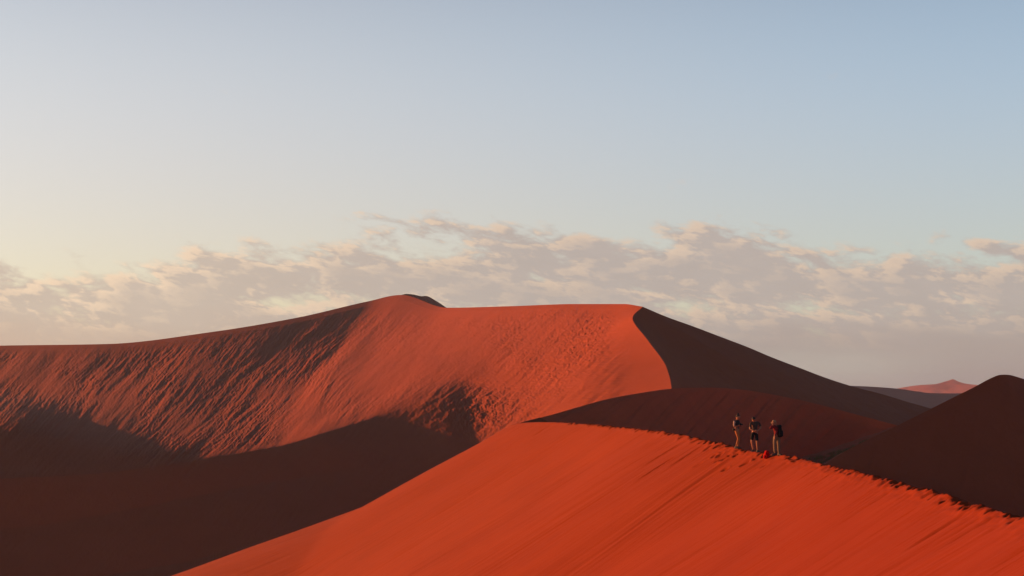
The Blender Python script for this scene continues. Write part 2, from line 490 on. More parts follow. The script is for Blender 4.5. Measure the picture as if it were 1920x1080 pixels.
def build_right_dune():
    px = np.array([1480, 1530, 1590, 1640, 1680, 1730, 1780, 1830, 1858, 1875, 1890, 1908, 1930, 1990, 2100, 2300, 2600.])
    py = np.array([900, 880, 843, 818, 799, 774, 749, 724, 709, 702.5, 702.5, 707, 714, 737, 780, 860, 960.])
    D = np.array([179, 182, 187, 192, 196, 202, 207.5, 213, 216, 218, 221, 224, 228, 238, 250, 262, 270.])
    top = at(px, py, D)
    # slope faces the camera, left of the shoulder; right of it it turns away
    n = len(px)
    f = np.zeros_like(top); m = np.zeros_like(top)
    shoulder = at(np.array([1885.]), np.array([704.]), np.array([195.]))[0]
    for i in range(n):
        w = float(sstep(np.array(px[i]), 1868, 1915))
        dx, dy = -.05 * (1 - w) + .75 * w, -1.0
        run = (top[i, 2] - GZ + 2) / .50; k = math.hypot(dx, dy)
        f[i] = (top[i, 0] + run * dx / k, top[i, 1] + run * dy / k, GZ - 2)
        m[i] = top[i] * .67 + f[i] * .33
    g = loft(top, [m, f], 800, 330)
    for a in (0, 1, 2):
        g[..., a] = blur1(g[..., a], 4, 1)
    t = np.linspace(0, 1, 330)[:, None]; e = sstep(t, 0, .03)
    st = g[..., 0] * .5 + g[..., 1] * .2 - g[..., 2]
    g[..., 2] += e * (.20 * fbm(st / 2.0, g[..., 0] / 22, 3, 24) + .05 * fbm(g[..., 0] / .8, g[..., 2] / .5, 3, 25)
                      + .45 * noise2(g[..., 0] / 21, g[..., 2] / 8, 28))
    tb = np.linspace(0, 1, 60)[:, None, None]
    bk = g[0][None] + tb * np.array([5.0, 100.0, -58.0])
    bk[..., 2] -= .6 * np.sin(tb[..., 0] * math.pi)
    grids_mesh('sand_dune', [g, bk], M_mid)
build_right_dune()


# gully floor between the middle and the right dune, with dry grass
def build_gully():
    top = at(np.array([1200, 1330, 1440, 1500, 1560, 1620, 1680, 1720.]), np.array([960, 908, 874, 858, 840, 819, 799.5, 792.]), np.array([205, 210, 214, 217, 221, 226, 231, 236.]))
    low = at(np.array([1200, 1330, 1440, 1500, 1545, 1600, 1650, 1690.]), np.array([1010, 965, 930, 905, 880, 852, 826, 803.]), np.array([170, 178, 184, 187, 190, 194, 200, 204.]))
    fr = low + np.array([0, -60.0, -24.0])
    g = loft(top, [(top + low) / 2 + np.array([0, 0, -.25]), low, fr], 360, 150)
    g[..., 2] += .16 * fbm(g[..., 0] / 3, g[..., 1] / 5, 4, 44)
    grids_mesh('valley_floor', [g], M_mid)
    return g
gully = build_gully()


# ------------------------------------------------------------------ the near ridge
crest_px = np.array([1920, 1830, 1775, 1725, 1673, 1620, 1571, 1520, 1469, 1440, 1415, 1383, 1367, 1310, 1273, 1245, 1190, 1150, 1113, 1080, 1044, 1015, 992])
crest_py = np.array([971, 948, 930, 916, 903, 889, 877, 864.5, 854.5, 852, 848, 840.5, 836.5, 823, 815.5, 810.5, 804, 800, 796.5, 794, 792, 791.5, 792])
crest_D = np.array([35, 40, 43.5, 46.5, 50, 54.3, 59, 64.5, 69, 70.7, 72.3, 74.5, 75.7, 82, 88, 93, 105, 114, 123, 131, 139, 145, 150])
_c = at(crest_px.astype(float), crest_py.astype(float), crest_D.astype(float))
_pre = np.array([(-30, -70, -1.0), (-17, -45, -1.3), (-6, -22, -1.6), (1.0, -5, -1.8), (4.2, 6, -2.1), (7.6, 16, -2.45), (10.0, 26, -2.7)])
_post = at(np.array([972, 962, 967, 985, 1012.]), np.array([794, 796.5, 795, 790, 783.]), np.array([154.5, 158.5, 162.5, 167, 172.]))
CR = np.concatenate([_pre, _c, _post])
_d = np.concatenate([[0], np.cumsum(np.linalg.norm(np.diff(CR[:, :2], axis=0), axis=1))])
# dense stations: fine where the picture shows the crest large
def stations():
    s = [0.0]; ends = _d[-1]
    s_in = np.interp(28.0, [0, 1], [0, 1])
    while s[-1] < ends:
        y = np.interp(s[-1], _d, CR[:, 1])
        step = 1.5 if y < 12 else (0.4 if y < 26 else (0.085 if y < 84 else (0.14 if y < 130 else 0.2)))
        s.append(s[-1] + step)
    return np.array(s[:-1] + [ends])
SS = stations()
CP = pchip(_d, CR, SS)
for a in (0, 1):
    CP[:, a] = np.interp(SS, SS, CP[:, a])
# smooth plan direction on a uniform parameter
_u = np.linspace(0, _d[-1], 1200); _cu = pchip(_d, CR, _u)
_cu = np.stack([blur1(_cu[:, k], 14, 0) for k in (0, 1, 2)], -1)
_tx = np.gradient(_cu[:, 0], _u); _ty = np.gradient(_cu[:, 1], _u)
TX = np.interp(SS, _u, _tx); TY = np.interp(SS, _u, _ty)
_n = np.hypot(TX, TY); TX /= _n; TY /= _n
NL = np.stack([-TY, TX], -1)                                 # plan normal to the left of the crest

def s_at_px(px):
    pp = CP[:, 0] / CP[:, 1] * math.cos(PITCH) * F + 960
    ok = (CP[:, 1] > 20) & (CP[:, 1] < 151)
    i = np.where(ok)[0]; j = i[np.argmin(np.abs(pp[i] - px))]
    return SS[j]

def left_profile(s, t):
    """height below the crest at plan distance t down the lit slip face"""
    y = np.interp(s, SS, CP[:, 1])
    sl = np.interp(s, [0, s_at_px(1700), s_at_px(1300), s_at_px(1100), s_at_px(1000), _d[-1]], [.60, .62, .60, .575, .55, .54])
    brk = np.interp(s, [s_at_px(1300), s_at_px(1120), s_at_px(1000), _d[-1] - 10, _d[-1]], [26, 16, 11.5, 9.0, 8.5])   # drop at which the apron starts
    tb = brk / sl
    lo = .355
    soft = .8
    dd = t - tb
    over = np.where(dd > 0, dd, 0) ; over = .5 * (dd + np.sqrt(dd * dd + soft * soft)) - .5 * (np.sqrt(tb * tb + soft * soft) - tb)
    r = .10
    drop = sl * (np.sqrt(t * t + r * r) - r)
    return drop - (sl - lo) * over

def build_near_ridge():
    rng = random.Random(5)
    tl = np.concatenate([np.linspace(0, 1.2, 26)[:-1], np.linspace(1.2, 6, 56)[:-1], np.linspace(6, 30, 110)[:-1], np.geomspace(30, 140, 60)])
    tr = np.concatenate([np.linspace(0, 1.2, 22)[:-1], np.geomspace(1.2, 100, 46)])
    S2, T2 = np.meshgrid(SS, tl, indexing='xy')              # rows = t, cols = s
    S3, T3 = np.meshgrid(SS, tr, indexing='xy')
    dl = -left_profile(S2, T2)
    rr = .10
    dr = -.52 * (np.sqrt(T3 * T3 + rr * rr) - rr)
    # streaks down the slip face
    sk = S2 + .10 * T2
    w = .35 * noise2(S2 / 7, T2 / 9, 2)
    near = sstep(T2, 0.0, .8)
    mod = .45 + .9 * sstep(fbm(S2 / 9, T2 / 14, 3, 90), -.4, .5)
    dl += near * mod * (.034 * fbm((sk + w) / 1.5, T2 / 16, 3, 51) + .022 * fbm((sk + w) / .42, T2 / 9, 3, 52, .6)) 
    # narrow grooves left by sliding sand
    gn = noise2((sk + w) / .95, T2 / 24, 61)
    dl -= near * .024 * np.maximum(0, 1 - np.abs(gn) / .10) * sstep(noise2(S2 / 3.1, T2 / 8, 62), -.05, .35)
    dl += .22 * noise2(S2 / 16, T2 / 13, 66) * sstep(T2, 0, 4)
    # churned sand along the trodden crest
    tread = sstep(SS, s_at_px(1990), s_at_px(1900)) * (1 - sstep(SS, s_at_px(1345), s_at_px(1325)))
    for S_, T_, H in ((S2, T2, dl), (S3, -T3, dr)):
        H += (.045 * fbm(S_ / .42, T_ / .30, 3, 81, .6) * np.exp(-(T_ / .55) ** 2)) * (.35 + .65 * tread)[None]
    # crest line itself wanders a little
    jag = .05 * fbm(SS / 1.3, SS * 0 + .5, 3, 71) + .02 * fbm(SS / .35, SS * 0 + 2.5, 2, 72)
    amp = np.interp(CP[:, 1], [0, 40, 90, 130, 150], [1.3, 1.25, 1.0, .6, .1])
    # footprints and kicked out notches along the crest
    keep = [s_at_px(p) for p in (1378, 1386, 1411, 1420, 1447, 1453, 1461)]
    def stamp(s0, t0, ls, lt, dep, rim=.25, skew=0.0):
        if t0 < .7 and min(abs(s0 - k) for k in keep) < .42: return
        i0, i1 = np.searchsorted(SS, [s0 - 3.2 * ls - abs(skew) * 3 * lt, s0 + 3.2 * ls + abs(skew) * 3 * lt])
        if i1 - i0 < 2: return
        for (S_, T_, H, sg) in ((S2, T2, dl, 1), (S3, T3, dr, -1)):
            a = S_[:, i0:i1] - s0; b = sg * T_[:, i0:i1] - t0
            a = a + skew * b
            q = (a / ls) ** 2 + (b / lt) ** 2
            H[:, i0:i1] += -dep * np.exp(-q ** 1.5) + rim * dep * np.exp(-((np.sqrt(q) - 1.45) / .35) ** 2)
    s = s_at_px(1985)
    s_end = s_at_px(1060)
    while s < s_end:
        D = np.interp(s, SS, CP[:, 1])
        px = 960 + np.interp(s, SS, CP[:, 0]) / D * F
        dens = 1.0
        if 1490 < px < 1540 or 1100 > px: dens = .5
        if rng.random() < dens:
            big = np.interp(px, [1050, 1200, 1500, 1900], [1.5, 1.25, .95, .9])
            dep = rng.uniform(.07, .22) * big
            t0 = rng.uniform(-.26, .12)
            stamp(s, t0, rng.uniform(.11, .24), rng.uniform(.13, .30), dep, .22, rng.uniform(-.3, .5))
            if rng.random() < .4:                            # sand let go below the notch: a chute
                ln = rng.uniform(.5, 1.5)
                stamp(s - .1 * ln, t0 + ln * .8, rng.uniform(.05, .10), ln, rng.uniform(.018, .05), .35, .10)
        s += rng.uniform(.22, .80)
    # trampled sand where the people stand
    for k in range(22):
        px = rng.gauss(1398, 24) if k < 14 else rng.uniform(1340, 1470)
        stamp(s_at_px(px), rng.uniform(-.3, 1.7) if k % 3 == 0 else rng.uniform(.0, .8), rng.uniform(.10, .17), rng.uniform(.14, .26), rng.uniform(.05, .11), .4, rng.uniform(-.3, .6))
    for px, t0, dp in ((1043, 1.2, .10), (1296, 1.6, .10), (1318, 2.6, .12), (1330, 1.2, .10), (1830, .9, .08)):
        stamp(s_at_px(px), t0, .16, .9, dp, .3, .2)
    stamp(s_at_px(1300) + 6, 27, .35, .9, .35, .5, .3)
    J = jag * amp
    dl += J[None] * np.exp(-T2 / .7); dr += J[None] * np.exp(-T3 / .7)
    c = CP
    def place(T_, H, sg):
        P = np.empty(T_.shape + (3,))
        P[..., 0] = c[None, :, 0] + sg * NL[None, :, 0] * T_
        P[..., 1] = c[None, :, 1] + sg * NL[None, :, 1] * T_
        P[..., 2] = c[None, :, 2] + H
        return P
    dl[0] = dr[0] = (dl[0] + dr[0]) / 2
    return place(T2, dl, 1), place(T3, dr, -1)

PL, PR = build_near_ridge()
grids_mesh('sand_ridge', [PL, PR], M_near)

def ridge_point(px, t=0.0):
    """point on the built sand near the crest, t > 0 on the lit side"""
    s = s_at_px(px); i = int(np.argmin(np.abs(SS - s)))
    G = PL if t >= 0 else PR
    P = G[:, i]; d = np.hypot(P[:, 0] - CP[i, 0], P[:, 1] - CP[i, 1])
    return np.array([np.interp(abs(t), d, P[:, k]) for k in range(3)])


# ------------------------------------------------------------------ far dunes
def far_dune(px, py, D, slope, zfoot, dx, dy, back, seed, amp):
    top = at(np.array(px, float), np.array(py, float), np.array(D, float))
    f = down(top, dx, dy, slope, zfoot)
    g = loft(top, [(top + f) / 2, f], 420, 90)
    t = np.linspace(0, 1, 90)[:, None]
    g[..., 2] += sstep(t, 0, .08) * amp * fbm(g[..., 0] / 90, g[..., 1] / 160, 4, seed)
    tb = np.linspace(0, 1, 12)[:, None, None]
    bk = g[0][None] + tb * np.array([0.0, back, 0.0]); bk[..., 2] = g[0][None, :, 2] * (1 - tb[..., 0]) + (GZ - 4) * tb[..., 0]
    grids_mesh('far_dune', [g, bk], M_far)
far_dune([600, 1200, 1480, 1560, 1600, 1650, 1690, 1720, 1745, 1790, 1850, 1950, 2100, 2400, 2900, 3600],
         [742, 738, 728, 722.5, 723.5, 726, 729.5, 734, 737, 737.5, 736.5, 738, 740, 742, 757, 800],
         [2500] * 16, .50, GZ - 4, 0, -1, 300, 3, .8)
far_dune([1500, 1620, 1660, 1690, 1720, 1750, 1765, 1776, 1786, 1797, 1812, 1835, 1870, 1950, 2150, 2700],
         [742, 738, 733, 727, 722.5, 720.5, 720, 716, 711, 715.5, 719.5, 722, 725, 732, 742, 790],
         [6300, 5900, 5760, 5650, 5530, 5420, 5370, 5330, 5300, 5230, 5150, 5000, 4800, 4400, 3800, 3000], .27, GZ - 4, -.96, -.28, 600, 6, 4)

# ------------------------------------------------------------------ air
def build_haze():
    bm = bmesh.new(); bmesh.ops.create_cube(bm, size=1.0)
    me = bpy.data.meshes.new('haze'); bm.to_mesh(me); bm.free()
    m = bpy.data.materials.new('haze_air'); m.use_nodes = True
    m.node_tree.nodes.clear()
    out = m.node_tree.nodes.new('ShaderNodeOutputMaterial'); v = m.node_tree.nodes.new('ShaderNodeVolumePrincipled')
    v.inputs['Color'].default_value = (.50, .68, 1.0, 1); v.inputs['Density'].default_value = 7.0e-5
    v.inputs['Anisotropy'].default_value = .2
    m.node_tree.links.new(v.outputs[0], out.inputs['Volume'])
    me.materials.append(m)
    o = bpy.data.objects.new('haze', me); COL.objects.link(o)
    o.scale = (17400, 17400, 166); o.location = (0, 0, 24)
    o['kind'] = 'stuff'; o['label'] = 'thin pale air over the dunes fading the farthest ridges'
build_haze()


# ------------------------------------------------------------------ dry grass in the gully
def build_grass():
    rng = random.Random(3)
    m = plain_mat('dry_grass', (0.24, 0.13, 0.055), .9, .1, .3, 2.0)
    V, Fc = [], []
    nr, nc = gully.shape[:2]
    cnt = 0
    while cnt < 620:
        r = rng.random(); c = rng.random()
        # clumps follow the gully: wider at its mouth
        px_f = .46 + .46 * c
        rr = .50 + (r - .5) * (.75 - .75 * c)
        P = gully[int(rr * .66 * (nr - 1)), int(px_f * (nc - 1))]
        if float(noise2(np.array(P[0] / 1.7), np.array(P[1] / 2.6), 99)) < -.08: continue
        cnt += 1
        for k in range(9):
            a = rng.uniform(0, 6.28); h = rng.uniform(.18, .55); le = rng.uniform(.05, .3)
            bx, by = P[0] + rng.gauss(0, .10), P[1] + rng.gauss(0, .10); w = .016
            i = len(V); ca, sa = math.cos(a), math.sin(a)
            V += [(bx - sa * w, by + ca * w, P[2] - .03), (bx + sa * w, by - ca * w, P[2] - .03),
                  (bx + ca * le * .4 + sa * w * .7, by + sa * le * .4 - ca * w * .7, P[2] + h * .6),
                  (bx + ca * le * .4 - sa * w * .7, by + sa * le * .4 + ca * w * .7, P[2] + h * .6), (bx + ca * le, by + sa * le, P[2] + h)]
            Fc += [(i, i + 1, i + 2, i + 3), (i + 3, i + 2, i + 4)]
    me = bpy.data.meshes.new('dry_grass'); me.from_pydata(V, [], Fc); me.materials.append(m)
    o = bpy.data.objects.new('dry_grass', me); COL.objects.link(o)
    o['kind'] = 'stuff'; o['label'] = 'dry tufts of grass in the shaded gully between two dunes'; o['category'] = 'grass'
build_grass()


# ------------------------------------------------------------------ people
SKIN = plain_mat('skin', (0.36, 0.15, 0.085), .6, .35, .06)
HAIR = plain_mat('dark_hair', (0.018, 0.012, 0.010), .7, .3, .2)
TOPD = plain_mat('charcoal_cloth', (0.035, 0.035, 0.042), .9, .1)
SUNLIT_SLEEVE = plain_mat('sunlit_sleeve', (0.40, 0.28, 0.23), .9, .1)  # sunlight on the dark top's left sleeve, painted as a pale colour
TAN = plain_mat('tan_cloth', (0.42, 0.16, 0.06), .9, .1)
GREYT = plain_mat('grey_tshirt', (0.060, 0.048, 0.043), .9, .1)
BLACK = plain_mat('black_cloth', (0.012, 0.012, 0.015), .85, .15)
MAROON = plain_mat('maroon_fleece', (0.16, 0.02, 0.026), .95, .1)
KHAKI = plain_mat('khaki_cloth', (0.19, 0.135, 0.09), .9, .1)
CAPM = plain_mat('pale_cap', (0.46, 0.30, 0.17), .9, .1)
SHOE = plain_mat('boot_leather', (0.05, 0.04, 0.035), .7, .3)
REDP = plain_mat('red_nylon', (0.34, 0.007, 0.009), .9, .05)
STRAP = plain_mat('black_webbing', (0.015, 0.015, 0.018), .8, .2)


def obj_from_bm(name, bm, mat, parent=None, smooth=True):
    me = bpy.data.meshes.new(name); bm.to_mesh(me); bm.free()
    if smooth:
        for p in me.polygons: p.use_smooth = True
    me.materials.append(mat)
    o = bpy.data.objects.new(name, me); COL.objects.link(o)
    if parent: o.parent = parent
    return o


def skin(name, chains, mat, parent, sub=2, root=0):
    """continuous surface grown over chains of (key, (x,y,z), radius); equal keys are shared joints"""
    bm = bmesh.new(); lay = bm.verts.layers.skin.verify(); vs = {}
    for ch in chains:
        prev = None
        for it in ch:
            if len(it) == 1: v = vs[it[0]]
            else:
                k, p, r = it
                if k in vs: v = vs[k]
                else:
                    v = bm.verts.new(p); rr = r if isinstance(r, tuple) else (r, r)
                    v[lay].radius = rr; vs[k] = v
            if prev is not None and prev is not v and bm.edges.get((prev, v)) is None: bm.edges.new((prev, v))
            prev = v
    rootv = list(vs.values())[root]; rootv[lay].use_root = True
    me = bpy.data.meshes.new(name); bm.to_mesh(me); bm.free(); me.materials.append(mat)
    o = bpy.data.objects.new(name, me); COL.objects.link(o)
    m = o.modifiers.new('skin', 'SKIN'); m.use_smooth_shade = True
    s = o.modifiers.new('subdivision', 'SUBSURF'); s.levels = sub; s.render_levels = sub
    if parent: o.parent = parent
    return o


def V3(*a): return Vector(a)

def hand_chains(pfx, wrist, dirv, palmn, side, curl):
    """palm, four unequal bent fingers and a thumb; dirv along the hand, palmn out of the palm, side = thumb side"""
    d = dirv.normalized(); n = palmn.normalized(); w = d.cross(n).normalized() * side
    out = []
    pal = wrist + d * .05
    out.append([(pfx + 'wr',), (pfx + 'pa', tuple(pal), (.026, .018))])
    for j, (off, ln) in enumerate(((.027, .074), (.009, .083), (-.009, .077), (-.026, .060))):
        k0 = wrist + d * .088 + w * off
        c1 = curl * .6; dd = (d * math.cos(c1) + n * math.sin(c1)); k1 = k0 + dd * ln * .5
        c2 = curl * 1.5; dd = (d * math.cos(c2) + n * math.sin(c2)); k2 = k1 + dd * ln * .5
        out.append([(pfx + 'pa',), (pfx + f'a{j}', tuple(k0), .010), (pfx + f'b{j}', tuple(k1), .0088), (pfx + f'c{j}', tuple(k2), .007)])
    t0 = wrist + d * .035 + w * .030; t1 = t0 + (d * .75 + w * .55 + n * .3).normalized() * .035; t2 = t1 + (d * .9 + w * .1 + n * .4).normalized() * .03
    out.append([(pfx + 'pa',), (pfx + 't0', tuple(t0), .012), (pfx + 't1', tuple(t1), .010), (pfx + 't2', tuple(t2), .008)])
    return out


def head_mesh(name, centre, face, mat, parent, rad=.098):
    """head with brow, nose, mouth, chin and ears; face = unit direction the face looks"""
    bm = bmesh.new(); bmesh.ops.create_uvsphere(bm, u_segments=28, v_segments=20, radius=1.0)
    f = Vector(face).normalized(); up0 = Vector((0, 0, 1)); side = f.cross(up0).normalized(); up = side.cross(f).normalized()
    for v in bm.verts:
        x, y, z = v.co                                    # y = forward, z = up
        yy, xx, zz = y * 1.08, x * .80, z * 1.22
        if z < 0: xx *= 1 - .28 * (-z) ** 1.3; yy *= 1 - .10 * (-z)
        if y > 0:
            fr = max(0, y)
            nose = math.exp(-((x / .16) ** 2 + ((z + .12) / .22) ** 2)); yy += .26 * nose * fr
            for sx in (-.33, .33):
                yy -= .12 * math.exp(-(((x - sx) / .16) ** 2 + ((z - .08) / .10) ** 2)) * fr
            yy -= .05 * math.exp(-((x / .3) ** 2 + ((z + .46) / .05) ** 2)) * fr
            yy += .05 * math.exp(-((x / .28) ** 2 + ((z + .40) / .06) ** 2)) * fr + .06 * math.exp(-((x / .25) ** 2 + ((z + .78) / .14) ** 2)) * fr
        ear = math.exp(-(((y + .05) / .13) ** 2 + ((z + .02) / .2) ** 2)) * abs(x) ** 6
        xx += math.copysign(.16 * ear, x)
        p = side * (xx * rad) + f * (yy * rad) + up * (zz * rad)
        v.co = Vector(centre) + p
    return obj_from_bm(name, bm, mat, parent)


def hair_mesh(name, centre, face, mat, parent, rad=.098, brim=None, bun=None, cover=.15):
    bm = bmesh.new(); bmesh.ops.create_uvsphere(bm, u_segments=28, v_segments=20, radius=1.0)
    f = Vector(face).normalized(); side = f.cross(Vector((0, 0, 1))).normalized(); up = side.cross(f).normalized()
    kill = []
    for v in bm.verts:
        x, y, z = v.co
        if z < cover + (.45 if y > 0 else -.75) * abs(y) ** .8 + (0.0 if brim is None else .0): kill.append(v); continue
        wob = 1 + .03 * math.sin(x * 17 + z * 11) * math.cos(y * 13)
        v.co = Vector(centre) + (side * (x * .90) + f * (y * 1.14) + up * (z * 1.31)) * rad * wob
    bmesh.ops.delete(bm, geom=kill, context='VERTS')
    if bun is not None:
        r = bmesh.ops.create_icosphere(bm, subdivisions=2, radius=.048)
        for v in r['verts']:
            v.co = Vector(centre) + f * bun[0] + up * bun[1] + Vector((v.co.x, v.co.y, v.co.z * .9)) * (1 + .12 * math.sin(v.co.x * 160))
    if brim is not None:                                   # peak of a cap
        n = 9; ring = []
        for i in range(n):
            a = -1.1 + 2.2 * i / (n - 1)
            o1 = Vector(centre) + (side * math.sin(a) * .86 + f * math.cos(a) * 1.05 + up * .42) * rad
            o2 = o1 + (f * math.cos(a) + side * math.sin(a) * .4) * .07 - up * .012
            ring.append((bm.verts.new(o1), bm.verts.new(o2), bm.verts.new(o2 - up * .006), bm.verts.new(o1 - up * .006)))
        for a, b in zip(ring, ring[1:]):
            for k in range(4): bm.faces.new((a[k], a[(k + 1) % 4], b[(k + 1) % 4], b[k]))
    o = obj_from_bm(name, bm, mat, parent)
    s = o.modifiers.new('thickness', 'SOLIDIFY'); s.thickness = .006; s.offset = 1
    return o


def shoe(parent, ankle, direction, mat):
    """boot with heel, sole and rounded toe"""
    d = Vector(direction); d.z = 0; d.normalize(); s = d.cross(Vector((0, 0, 1)))
    prof = [(-.075, .030, .11), (-.045, .040, .125), (0, .042, .12), (.05, .044, .085), (.11, .048, .065), (.16, .042, .050), (.19, .020, .035)]
    bm = bmesh.new(); rings = []
    for (l, w, h) in prof:
        c = Vector((ankle[0], ankle[1], 0)) + d * l
        ring = [bm.verts.new(c + s * (w * a) + Vector((0, 0, h * b + ankle[2] - .085))) for a, b in ((-1, -.02), (-1.05, .25), (-.9, .7), (-.45, 1), (.45, 1), (.9, .7), (1.05, .25), (1, -.02))]
        rings.append(ring)
    for a, b in zip(rings, rings[1:]):
        for k in range(8): bm.faces.new((a[k], a[(k + 1) % 8], b[(k + 1) % 8], b[k]))
    bm.faces.new(rings[0]); bm.faces.new(rings[-1][::-1])
    bmesh.ops.recalc_face_normals(bm, faces=bm.faces)
    return obj_from_bm('shoe', bm, mat, parent)


def person(loc, label, J, face, hands, parts, feet_dir):
    """J: joints in metres about the feet, x right, y away, z up"""
    root = bpy.data.objects.new('person', None); COL.objects.link(root)
    root.location = loc; root['label'] = label; root['category'] = 'person'
    root['group'] = 'people standing on the ridge crest'
    J = {k: Vector(v) for k, v in J.items()}
    neck, chest, pel = J['neck'], J['chest'], J['pelvis']
    ch = [[('pe', tuple(pel), (.135, .10)), ('be', tuple(pel.lerp(chest, .45)), (.115, .085)), ('ch', tuple(chest), (.145, .10)),
           ('sh', tuple(chest.lerp(neck, .62)), (.11, .075)), ('ne', tuple(neck), .052), ('hd', tuple(J['head'] - Vector((0, 0, .06))), .055)]]
    for sd in ('l', 'r'):
        S, E, Wt = J[sd + 'sh'], J[sd + 'el'], J[sd + 'wr']
        ch.append([('sh',), (sd + 's', tuple(S), .055), (sd + 'u', tuple(S.lerp(E, .5)), .045), (sd + 'e', tuple(E), .036),
                   (sd + 'f', tuple(E.lerp(Wt, .4)), .034), (sd + 'wr', tuple(Wt), .023)])
        hd = hands[sd]
        ch += hand_chains(sd, Wt, Vector(hd[0]), Vector(hd[1]), hd[2], hd[3])
        H, K, A = J[sd + 'hi'], J[sd + 'kn'], J[sd + 'an']
        ch.append([('pe',), (sd + 'h', tuple(H), .085), (sd + 't', tuple(H.lerp(K, .5)), .070), (sd + 'k', tuple(K), .050),
                   (sd + 'c', tuple(K.lerp(A, .35)), .050), (sd + 'a', tuple(A), .033)])
    skin('body', ch, SKIN, root)
    head_mesh('head', J['head'], face, SKIN, root)
    for sd in ('l', 'r'):
        shoe(root, J[sd + 'an'], feet_dir[sd], parts.get('shoe', SHOE))
    # shirt
    sl = parts['sleeve']; g = .016
    sc = [[('pe', tuple(pel + Vector((0, 0, .0))), (.150, .115)), ('be', tuple(pel.lerp(chest, .45)), (.132, .10)), ('ch', tuple(chest), (.160, .115)),
           ('sh', tuple(chest.lerp(neck, .62)), (.125, .088)), ('ne', tuple(chest.lerp(neck, .9)), .060)]]
    for sd in ('l', 'r'):
        S, E, Wt = J[sd + 'sh'], J[sd + 'el'], J[sd + 'wr']
        c = [('sh',), (sd + 's', tuple(S), .068), (sd + 'u', tuple(S.lerp(E, .5)), .060)]
        if sl == 'long': c += [(sd + 'e', tuple(E), .050), (sd + 'f', tuple(E.lerp(Wt, .5)), .044), (sd + 'w', tuple(E.lerp(Wt, .93)), .034)]
        else: c += [(sd + 'v', tuple(S.lerp(E, .78)), .056)]
        sc.append(c)
    skin(parts['top_name'], sc, parts['top'], root)
    # legwear
    lg = [[('be', tuple(pel.lerp(chest, .18)), (.138, .105)), ('pe', tuple(pel), (.150, .115))]]
    for sd in ('l', 'r'):
        H, K, A = J[sd + 'hi'], J[sd + 'kn'], J[sd + 'an']
        q = parts['tight']
        c = [('pe',), (sd + 'h', tuple(H), .095 + q), (sd + 't', tuple(H.lerp(K, .5)), .080 + q)]
        if parts['legs'] == 'short': c += [(sd + 'k', tuple(H.lerp(K, .92)), .072 + q)]
        else: c += [(sd + 'k', tuple(K), .058 + q), (sd + 'c', tuple(K.lerp(A, .4)), .057 + q), (sd + 'a', tuple(K.lerp(A, .93)), .044 + q)]
        lg.append(c)
    skin(parts['leg_name'], lg, parts['bottom'], root)
    return root


def backpack(loc, rotz, size, mat, label, lean=0.0, straps=True):
    """rucksack: rounded body, lid, front pocket, side pockets and straps"""
    root = bpy.data.objects.new('backpack', None); COL.objects.link(root)
    root.location = loc; root.rotation_euler = (lean, 0, rotz)
    root['label'] = label; root['category'] = 'backpack'
    w, d, h = size
    def rbox(name, c, s, mt, taper=.85, bev=.03):
        bm = bmesh.new(); bmesh.ops.create_cube(bm, size=1.0)
        bmesh.ops.subdivide_edges(bm, edges=bm.edges[:], cuts=3, use_grid_fill=True)
        for v in bm.verts:
            x, y, z = v.co; k = 1 - (1 - taper) * (z + .5)
            bul = 1 + .10 * (1 - (2 * z) ** 2)
            rx = x * k * bul; ry = y * k * bul
            ln = math.sqrt(rx * rx + ry * ry) or 1; mx = .62
            f = min(1, mx / ln); rx *= f; ry *= f
            v.co = Vector((c[0] + rx * s[0], c[1] + ry * s[1], c[2] + z * s[2] * (1 - .18 * (4 * x * x * y * y * 4))))
        o = obj_from_bm(name, bm, mt, root)
        b = o.modifiers.new('round', 'SUBSURF'); b.levels = 2; b.render_levels = 2
        return o
    rbox('pack_body', (0, 0, h * .46), (w, d, h * .9), mat, .70)
    rbox('lid', (0, -.01, h * .93), (w * .72, d * .85, h * .22), mat, .6)
    rbox('front_pocket', (0, -d * .52, h * .33), (w * .72, d * .35, h * .5), mat, .8)
    for s in (-1, 1): rbox('side_pocket', (s * w * .5, 0, h * .25), (w * .22, d * .6, h * .38), mat, .8)
    skin('haul_loop', [[('a', (-.04, d * .42, h * .95), .008), ('b', (-.03, d * .47, h * 1.05), .008), ('c', (.03, d * .47, h * 1.05), .008), ('d', (.04, d * .42, h * .95), .008)]], STRAP, root, 1)
    if straps:
        for s in (-1, 1):
            skin('strap', [[('a', (s * .09, d * .45, h * .88), (.025, .010)), ('b', (s * .11, d * .45 + .09, h * .80), (.025, .010)), ('c', (s * .12, d * .45 + .12, h * .55), (.024, .010)),
                            ('d', (s * .13, d * .45 + .06, h * .28), (.018, .008)), ('e', (s * .13, d * .42, h * .12), (.014, .008))]], STRAP, root, 1)
    return root


def put(px, t, dz=0.0):
    p = ridge_point(px, t); return (float(p[0]), float(p[1]), float(p[2]) + dz)

